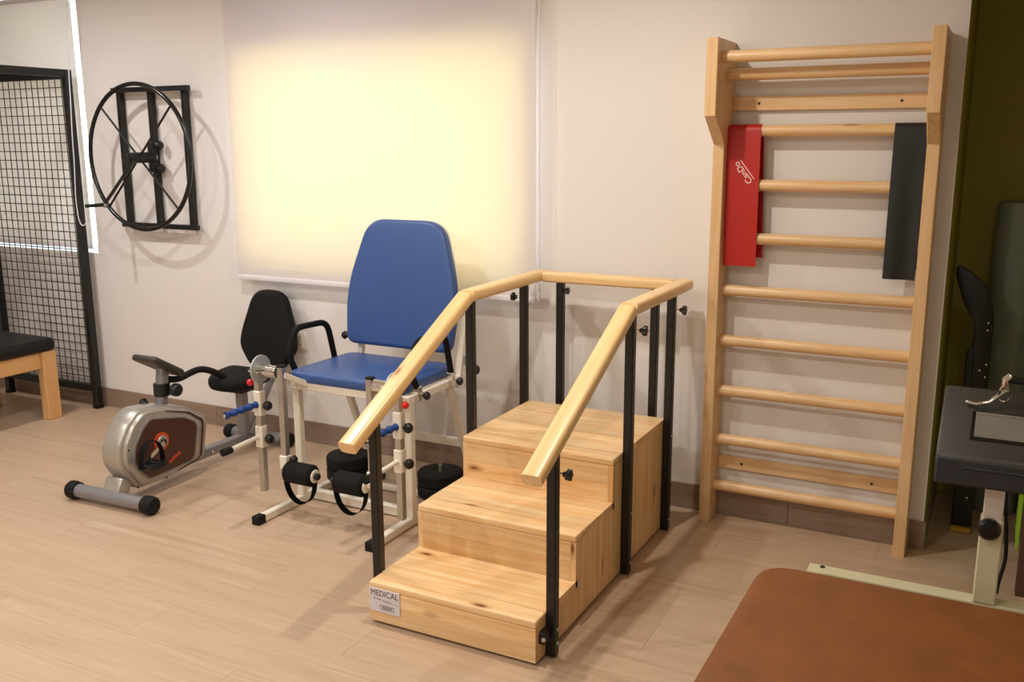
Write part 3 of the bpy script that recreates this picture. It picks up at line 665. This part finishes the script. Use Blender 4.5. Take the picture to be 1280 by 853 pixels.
for side in (0, 1):
    x = PX[side]; d = 'x' if side else '-x'; s = 1 if side else -1
    for j, yv in enumerate((-1.625, -0.865, -0.325)):
        zt = rail_z(yv) - (0.012 if j == 0 else 0.0)
        p = bar('post', 'blackmetal', T(x, yv, 0.004), T(x, yv, zt), 0.038, 0.038, t, 0.004)
        kz = zt - (0.065 if j else 0.075)
        star_knob(t, T(x + s * 0.019, yv, kz), d)
        for bz in (0.055, ZS[j] - 0.08 if j else 0.11):
            cyl('bolt_head', 'zinc', T(x + s * 0.021, yv, bz), 0.008, 0.008, 'x', t, 10, 0.001)
    if side: box('post_bracket', 'blackmetal', T(x - s * 0.012, -1.672, 0.10), (0.03, 0.055, 0.045), t, 0.003)
    if side: cyl('bracket_bolt', 'zinc', T(x - s * 0.0, -1.70, 0.10), 0.009, 0.008, 'y', t, 10, 0.001)
    # handrail: sloped and level length, mitred
    zc = RT - RH / 2
    def rail(name, y0, z0, y1, z1, m0, m1):
        dv = Vector((0, y1 - y0, z1 - z0)); L_ = dv.length
        sec = round_poly([(-RW / 2, -RH / 2), (RW / 2, -RH / 2), (RW / 2, RH / 2), (-RW / 2, RH / 2)], 0.019, 4)
        bm = bmesh.new(); ra = []; rb = []
        for (a, b) in sec:
            ra.append(bm.verts.new((-L_ / 2 + m0 * b, a, b))); rb.append(bm.verts.new((L_ / 2 + m1 * b, a, b)))
        bm.faces.new(ra); bm.faces.new(rb[::-1]); n = len(sec)
        for k in range(n): bm.faces.new((ra[k], rb[k], rb[(k + 1) % n], ra[(k + 1) % n]))
        bmesh.ops.recalc_face_normals(bm, faces=bm.faces[:])
        link(name, bm, 'rail', t, T(x, (y0 + y1) / 2, (z0 + z1) / 2), frame_of(dv), smooth=True)
    th = math.tan(math.radians(26.3 / 2))
    ylow = -1.80
    rail('handrail', ylow, zc + (ylow - ycor) * slope, ycor, zc, 0.0, -th)
    rail('handrail', ycor, zc, -0.125, zc, th, 0.0)
# back rail and its posts
def brail():
    o = bar('handrail', 'rail', T(PX[0] + 0.036, -0.17, RT - RH / 2), T(PX[1] - 0.036, -0.17, RT - RH / 2), RW, RH, t, 0.014, 4)
brail()
for x in (-0.765, -0.262):
    bar('post', 'blackmetal', T(x, -0.18, 0.004), T(x, -0.18, RT - RH), 0.038, 0.038, t, 0.004)
    star_knob(t, T(x + 0.019, -0.18, RT - RH - 0.04), 'x', 0.018, 0.006)
# sign plate on the lowest riser
pl_ = box('sign_plate', 'plate', T(-0.806, SY - 0.002, 0.105), (0.142, 0.004, 0.098), t, 0.0008)
rx = Matrix.Rotation(PI / 2, 3, 'X')
text_mesh('sign_text', 'ink', 'MEDICAL', 0.034, T(-0.806, SY - 0.0042, 0.134), rx, pl_, 0.0003, 0.92)
for k, (dx, dz, l) in enumerate(((-0.045, 0.112, 0.016), (-0.025, 0.110, 0.018), (-0.004, 0.108, 0.012), (0.010, 0.107, 0.010), (0.024, 0.106, 0.012))): box('sign_rule', 'inkgrey', T(-0.806 + dx, SY - 0.0042, dz), (l, 0.0008, 0.005 if k % 2 else 0.0035), pl_, 0)
box('sign_rule', 'inkgrey', T(-0.775, SY - 0.0042, 0.101), (0.07, 0.0008, 0.0012), pl_, 0)
bxz = T(-0.796, SY - 0.0042, 0.078)
for dx, dz, sx, sz in ((0, 0.0085, 0.066, 0.0016), (0, -0.0085, 0.066, 0.0016), (-0.033, 0, 0.0016, 0.0186), (0.033, 0, 0.0016, 0.0186)):
    box('sign_box', 'ink', bxz + Vector((dx, 0, dz)), (sx, 0.0008, sz), pl_, 0)
for zz, ln in ((0.0032, 0.052), (-0.0032, 0.046)): box('sign_rule', 'ink', bxz + Vector((0, 0, zz)), (ln, 0.0008, 0.0028), pl_, 0)

# ================================================================== wall bars
t = thing('wall_bars', 'tall pine wall bars with round rungs fixed to the cream wall', 'wall bars', (0.46, -0.07, 0))
WX0, WX1, TH = -0.018, 0.939, 0.052; HH = 2.3; DH, DB = 0.31, 0.1426; ZH, ZSL = 1.967, 1.843
for x in (WX0 + TH / 2, WX1 - TH / 2):
    prof = [(0, 0.0), (0, HH), (-DH, HH), (-DH, ZH), (-DB, ZSL), (-DB, 0.0)]
    slab('upright', 'barZ', [(a, b) for a, b in prof][::-1] if False else prof, TH, T(0, 0, 0) if False else rel(t, x, -0.0005, 0), YZ, t, 0.003, 1)
M['uprightw'] = wood('upright_pine', '#ecca9a', '#dbad76', '#8a4d22', 'Y', 0.4, randv=0.06, fine=30, along=1.6, coat=0.1)
for o in t.children:
    if o.name.startswith('upright'): o.data.materials[0] = M['uprightw']
RR = 0.027
rme = None
for yv, z in [(-0.22, 2.222), (-0.13, 2.15), (-0.065, 1.903), (-0.065, 1.657), (-0.065, 1.41), (-0.065, 1.16), (-0.065, 0.915), (-0.065, 0.665), (-0.065, 0.418), (-0.065, 0.176)]:
    c = rel(t, (WX0 + WX1) / 2, yv, z); Lr = WX1 - WX0 - 2 * TH + 0.01
    if rme is None:
        o = link('rung', tube_bm([(-Lr / 2, 0, 0), (Lr / 2, 0, 0)], RR, 20), 'barX', t, c, smooth=True); rme = o.data
    else: link('rung', None, None, t, c, me=rme)
for z in (2.026, 0.287):
    o = boxx('back_board', 'barX', WX0 + TH, WX1 - TH, -0.024, -0.002, z - 0.032, z + 0.032, None, 0.002)
    o.parent = t; o.location = Vector(o.location) - t.location
    for x in (0.155, 0.765): cyl('screw', 'blackmetal', rel(t, x, -0.025, z), 0.006, 0.004, 'y', o, 10, 0.0005)

# resistance bands hung over the third rung from the top
def draped(name, mat, x0, x1, zr, yr, rr, zf, zb, skew_f, skew_b, label, wob=0.0):
    pts = []
    yf, ybk2 = yr - rr - 0.0025, yr + rr + 0.0025
    for k in range(13): pts.append((yf - 0.004 * math.sin(PI * k / 12), zf + (zr - zf) * k / 12, k / 12.0, 0))
    for k in range(1, 9):
        a = PI - PI * k / 8; pts.append((yr + (rr + 0.0025) * math.cos(a), zr + (rr + 0.0025) * math.sin(a), 1, 2))
    for k in range(1, 13): pts.append((ybk2, zr + (zb - zr) * k / 12, 1 - k / 12.0, 1))
    bm = bmesh.new(); prev = None; NX = 8
    base = Vector(((x0 + x1) / 2, yr, zr))
    for (yy, zz, f, kind) in pts:
        sh = skew_f * (1 - f) if kind == 0 else (skew_b * (1 - f) if kind == 1 else 0)
        row = []
        for i in range(NX + 1):
            u = i / NX
            row.append(bm.verts.new(Vector((x0 + (x1 - x0) * u + sh, yy - (wob * math.sin(u * PI * 2.2) * (1 - f) if kind == 0 else 0), zz)) - base))
        if prev:
            for i in range(NX): bm.faces.new((prev[i], prev[i + 1], row[i + 1], row[i]))
        prev = row
    bmesh.ops.recalc_face_normals(bm, faces=bm.faces[:])
    bmesh.ops.solidify(bm, geom=bm.faces[:], thickness=0.0012)
    o = link(name, bm, mat, None, base, smooth=True)
    return tag(o, label, 'exercise band', 'exercise bands on the wall bars')
rb = draped('exercise_band', 'bandred', 0.034, 0.187, 1.903, -0.065, RR, 1.283, 1.32, 0.004, 0.022, 'red latex exercise band draped over the wall bars, left')
bb = draped('exercise_band', 'bandblack', 0.752, 0.884, 1.903, -0.065, RR, 1.262, 1.30, -0.004, 0.0, 'black latex exercise band draped over the wall bars, right', 0.006)
ang = math.radians(128)
lr = Matrix.Rotation(PI / 2, 3, 'X') @ Matrix.Rotation(ang, 3, 'Z')
def bandpos(dx, dz): return Vector((0.115 + dx, -0.0985, 1.715 + dz)) - Vector(rb.location)
tm = text_mesh('band_print', 'inkwhite', 'CanDo', 0.040, bandpos(0, 0), lr, None, 0.0006, 1.0); tm.parent = rb
ul = box('band_print_line', 'inkwhite', bandpos(0.018, 0.014), (0.105, 0.0012, 0.003), None, 0, rot=Matrix.Rotation(-ang, 3, 'Y')); ul.parent = rb

# ================================================================== treatment table and traction unit (right foreground)
t = thing('treatment_table', 'low treatment table with wide brown leatherette top in the foreground', 'treatment table', (1.25, -2.5, 0))
tx0, tx1, ty0, ty1, tz = 0.596, 1.90, -3.75, -1.548, 0.5
pad = round_poly([(tx0 - 1.25, ty0 + 2.5), (tx1 - 1.25, ty0 + 2.5), (tx1 - 1.25, ty1 + 2.5), (tx0 - 1.25, ty1 + 2.5)], 0.12, 8)
slab('pad', 'suede', pad, 0.09, (0, 0, tz - 0.045), XY, t, 0.026, 5)
fz = 0.40
for x in (0.735, 1.765): bar('side_rail', 'cream', rel(t, x, -3.65, fz - 0.01), rel(t, x, -1.37, fz - 0.01), 0.05, 0.035, t, 0.004)
bar('end_rail', 'cream', rel(t, 0.712, -1.345, fz), rel(t, 1.788, -1.345, fz), 0.06, 0.04, t, 0.004)
bar('end_rail', 'cream', rel(t, 0.76, -3.6, fz - 0.01), rel(t, 1.74, -3.6, fz - 0.01), 0.05, 0.035, t, 0.004)
cyl('rail_bolt', 'blackmetal', rel(t, 0.757, -1.335, fz + 0.021), 0.009, 0.006, 'z', t, 12)
for x in (0.80, 1.70):
    for yv in (-1.75, -3.5): bar('leg', 'cream', rel(t, x, yv, 0), rel(t, x, yv, fz - 0.028), 0.05, 0.05, t, 0.004)

t = thing('traction_unit', 'charcoal traction unit with chrome hook on a cream column', 'therapy machine', (1.257, -1.345, 0.42))
bar('column', 'cream', rel(t, 1.257, -1.345, 0.42), rel(t, 1.257, -1.345, 0.70), 0.066, 0.07, t, 0.004)
bar('inner_column', 'white', rel(t, 1.257, -1.345, 0.69), rel(t, 1.257, -1.345, 0.86), 0.056, 0.06, t, 0.003)
kb = lathe('height_knob', 'blackplastic', [(0, 0.05), (0.026, 0.048), (0.034, 0.038), (0.034, 0.022), (0.018, 0.012), (0.012, 0.0), (0, 0)], rel(t, 1.25, -1.372, 0.68), '-y', t, 18)
cyl('height_bolt', 'chrome', rel(t, 1.25, -1.376, 0.645), 0.012, 0.008, 'y', t, 12)
prof = [(-1.50, 0.842), (-1.505, 0.925), (-1.495, 0.94), (-1.24, 1.085), (-1.19, 1.07), (-1.18, 0.842)]
hs_ = slab('housing', 'machine', [(a + 1.345, b - 0.42) for a, b in prof][::-1], 0.36, rel(t, 1.265, -1.345, 0.42), YZ, t, 0.006, 2)
box('front_panel', 'machine2', rel(t, 1.265, -1.505, 0.886), (0.352, 0.008, 0.076), t, 0.003)
box('front_ridge', 'machine2', rel(t, 1.29, -1.511, 0.902), (0.25, 0.006, 0.008), t, 0.002)
sl = math.atan2(1.085 - 0.94, 0.255); rs = Matrix.Rotation(sl, 3, 'X')
def on_top(dx, v, up): # v along the slope from the crease
    return rel(t, 1.265 + dx, -1.495, 0.94) + rs @ Vector((0, v, up))
box('window_bezel', 'blackgloss', on_top(0.035, 0.125, 0.001), (0.26, 0.125, 0.008), t, 0.002, rot=rs)
box('display_window', 'display', on_top(0.035, 0.122, 0.0045), (0.235, 0.098, 0.004), t, 0.001, rot=rs)
box('window_trim', 'zinc', on_top(0.035, 0.176, 0.0055), (0.235, 0.008, 0.004), t, 0.001, rot=rs)
hk = [on_top(-0.115, 0.215, 0.012), on_top(-0.085, 0.205, 0.014), on_top(-0.05, 0.215, 0.02), on_top(-0.02, 0.245, 0.035), on_top(0.0, 0.26, 0.04)]
tube('chrome_hook', 'chrome', hk, 0.0065, t, 10)
cb = [on_top(-0.012 + 0.016 * math.sin(2 * PI * k / 20) * (1.25 if 5 < k < 15 else 0.8), 0.235, 0.042 - 0.034 * -math.cos(2 * PI * k / 20)) for k in range(20)]
tube('carabiner', 'chrome', cb, 0.0035, t, 8, True)
tube('swivel', 'chrome', [on_top(-0.012, 0.235, 0.076), on_top(-0.012, 0.24, 0.10), on_top(0.0, 0.25, 0.105)], 0.010, t, 12)
tube('rope_guide', 'blackplastic', [on_top(-0.012, 0.245, 0.095), on_top(0.06, 0.26, 0.08), on_top(0.12, 0.26, 0.03)], 0.012, t, 10)
tube('power_cable', 'rubber', [rel(t, *q) for q in round_path([(1.285, -1.23, 0.85), (1.29, -1.22, 0.72), (1.305, -1.22, 0.60), (1.31, -1.24, 0.52), (1.295, -1.27, 0.46), (1.292, -1.30, 0.43)], 0.08, 5)], 0.006, t, 8)

# ================================================================== alcove things
t = thing('folded_brace', 'black folded exercise frame with silver rivets standing in the alcove', 'exercise frame', (1.15, 0.33, 0))
def BP(*v): return rel(t, *v)
slab('lower_plate', 'blackmetal', round_poly([(-0.045, 0.0), (0.045, 0.0), (0.05, 0.88), (0.03, 0.93), (-0.02, 0.93), (-0.05, 0.87)], 0.015, 3), 0.03, BP(1.15, 0.33, 0.012), XZ, t, 0.005, 2)
slab('upper_plate', 'blackmetal', round_poly([(-0.02, 0.62), (0.05, 0.62), (0.048, 1.06), (0.01, 1.20), (-0.07, 1.27), (-0.125, 1.30), (-0.13, 1.25), (-0.085, 1.12), (-0.03, 1.02)], 0.02, 3), 0.03, BP(1.155, 0.297, 0.0), XZ, t, 0.006, 2)
for x, z in ((1.182, 1.035), (1.182, 1.0), (1.19, 0.84), (1.165, 0.81), (1.19, 0.78)): lathe('rivet', 'chrome', [(0, 0.005), (0.004, 0.004), (0.006, 0.0), (0, 0)], BP(x, 0.2815, z), '-y', t, 12)
lathe('rivet', 'chrome', [(0, 0.005), (0.004, 0.004), (0.006, 0.0), (0, 0)], BP(1.165, 0.3145, 0.17), '-y', t, 12)
box('yellow_scale', 'yellow', BP(1.14, 0.3145, 0.70), (0.012, 0.002, 0.10), t, 0)
box('yellow_foot', 'yellow', BP(1.15, 0.305, 0.012), (0.09, 0.05, 0.02), t, 0.004)
rl = lathe('foam_roll', 'roll', [(0, 0), (0.10, 0), (0.11, 0.015), (0.112, 0.8), (0.11, 1.55), (0.10, 1.565), (0.03, 1.562), (0.0, 1.55)], (1.28, 0.70, 0.001), 'z', None, 32)
tag(rl, 'tall grey-green foam roll standing in the dark alcove corner', 'foam roll')
tag(boxx('lit_wall_patch', 'lime', 1.372, 1.384, -0.22, 0.05, 0.16, 0.75, None, 0.002), 'lime green patch standing in for the lit part of the right alcove wall', 'wall patch')  # added panel, its brighter green paints light falling on the alcove wall
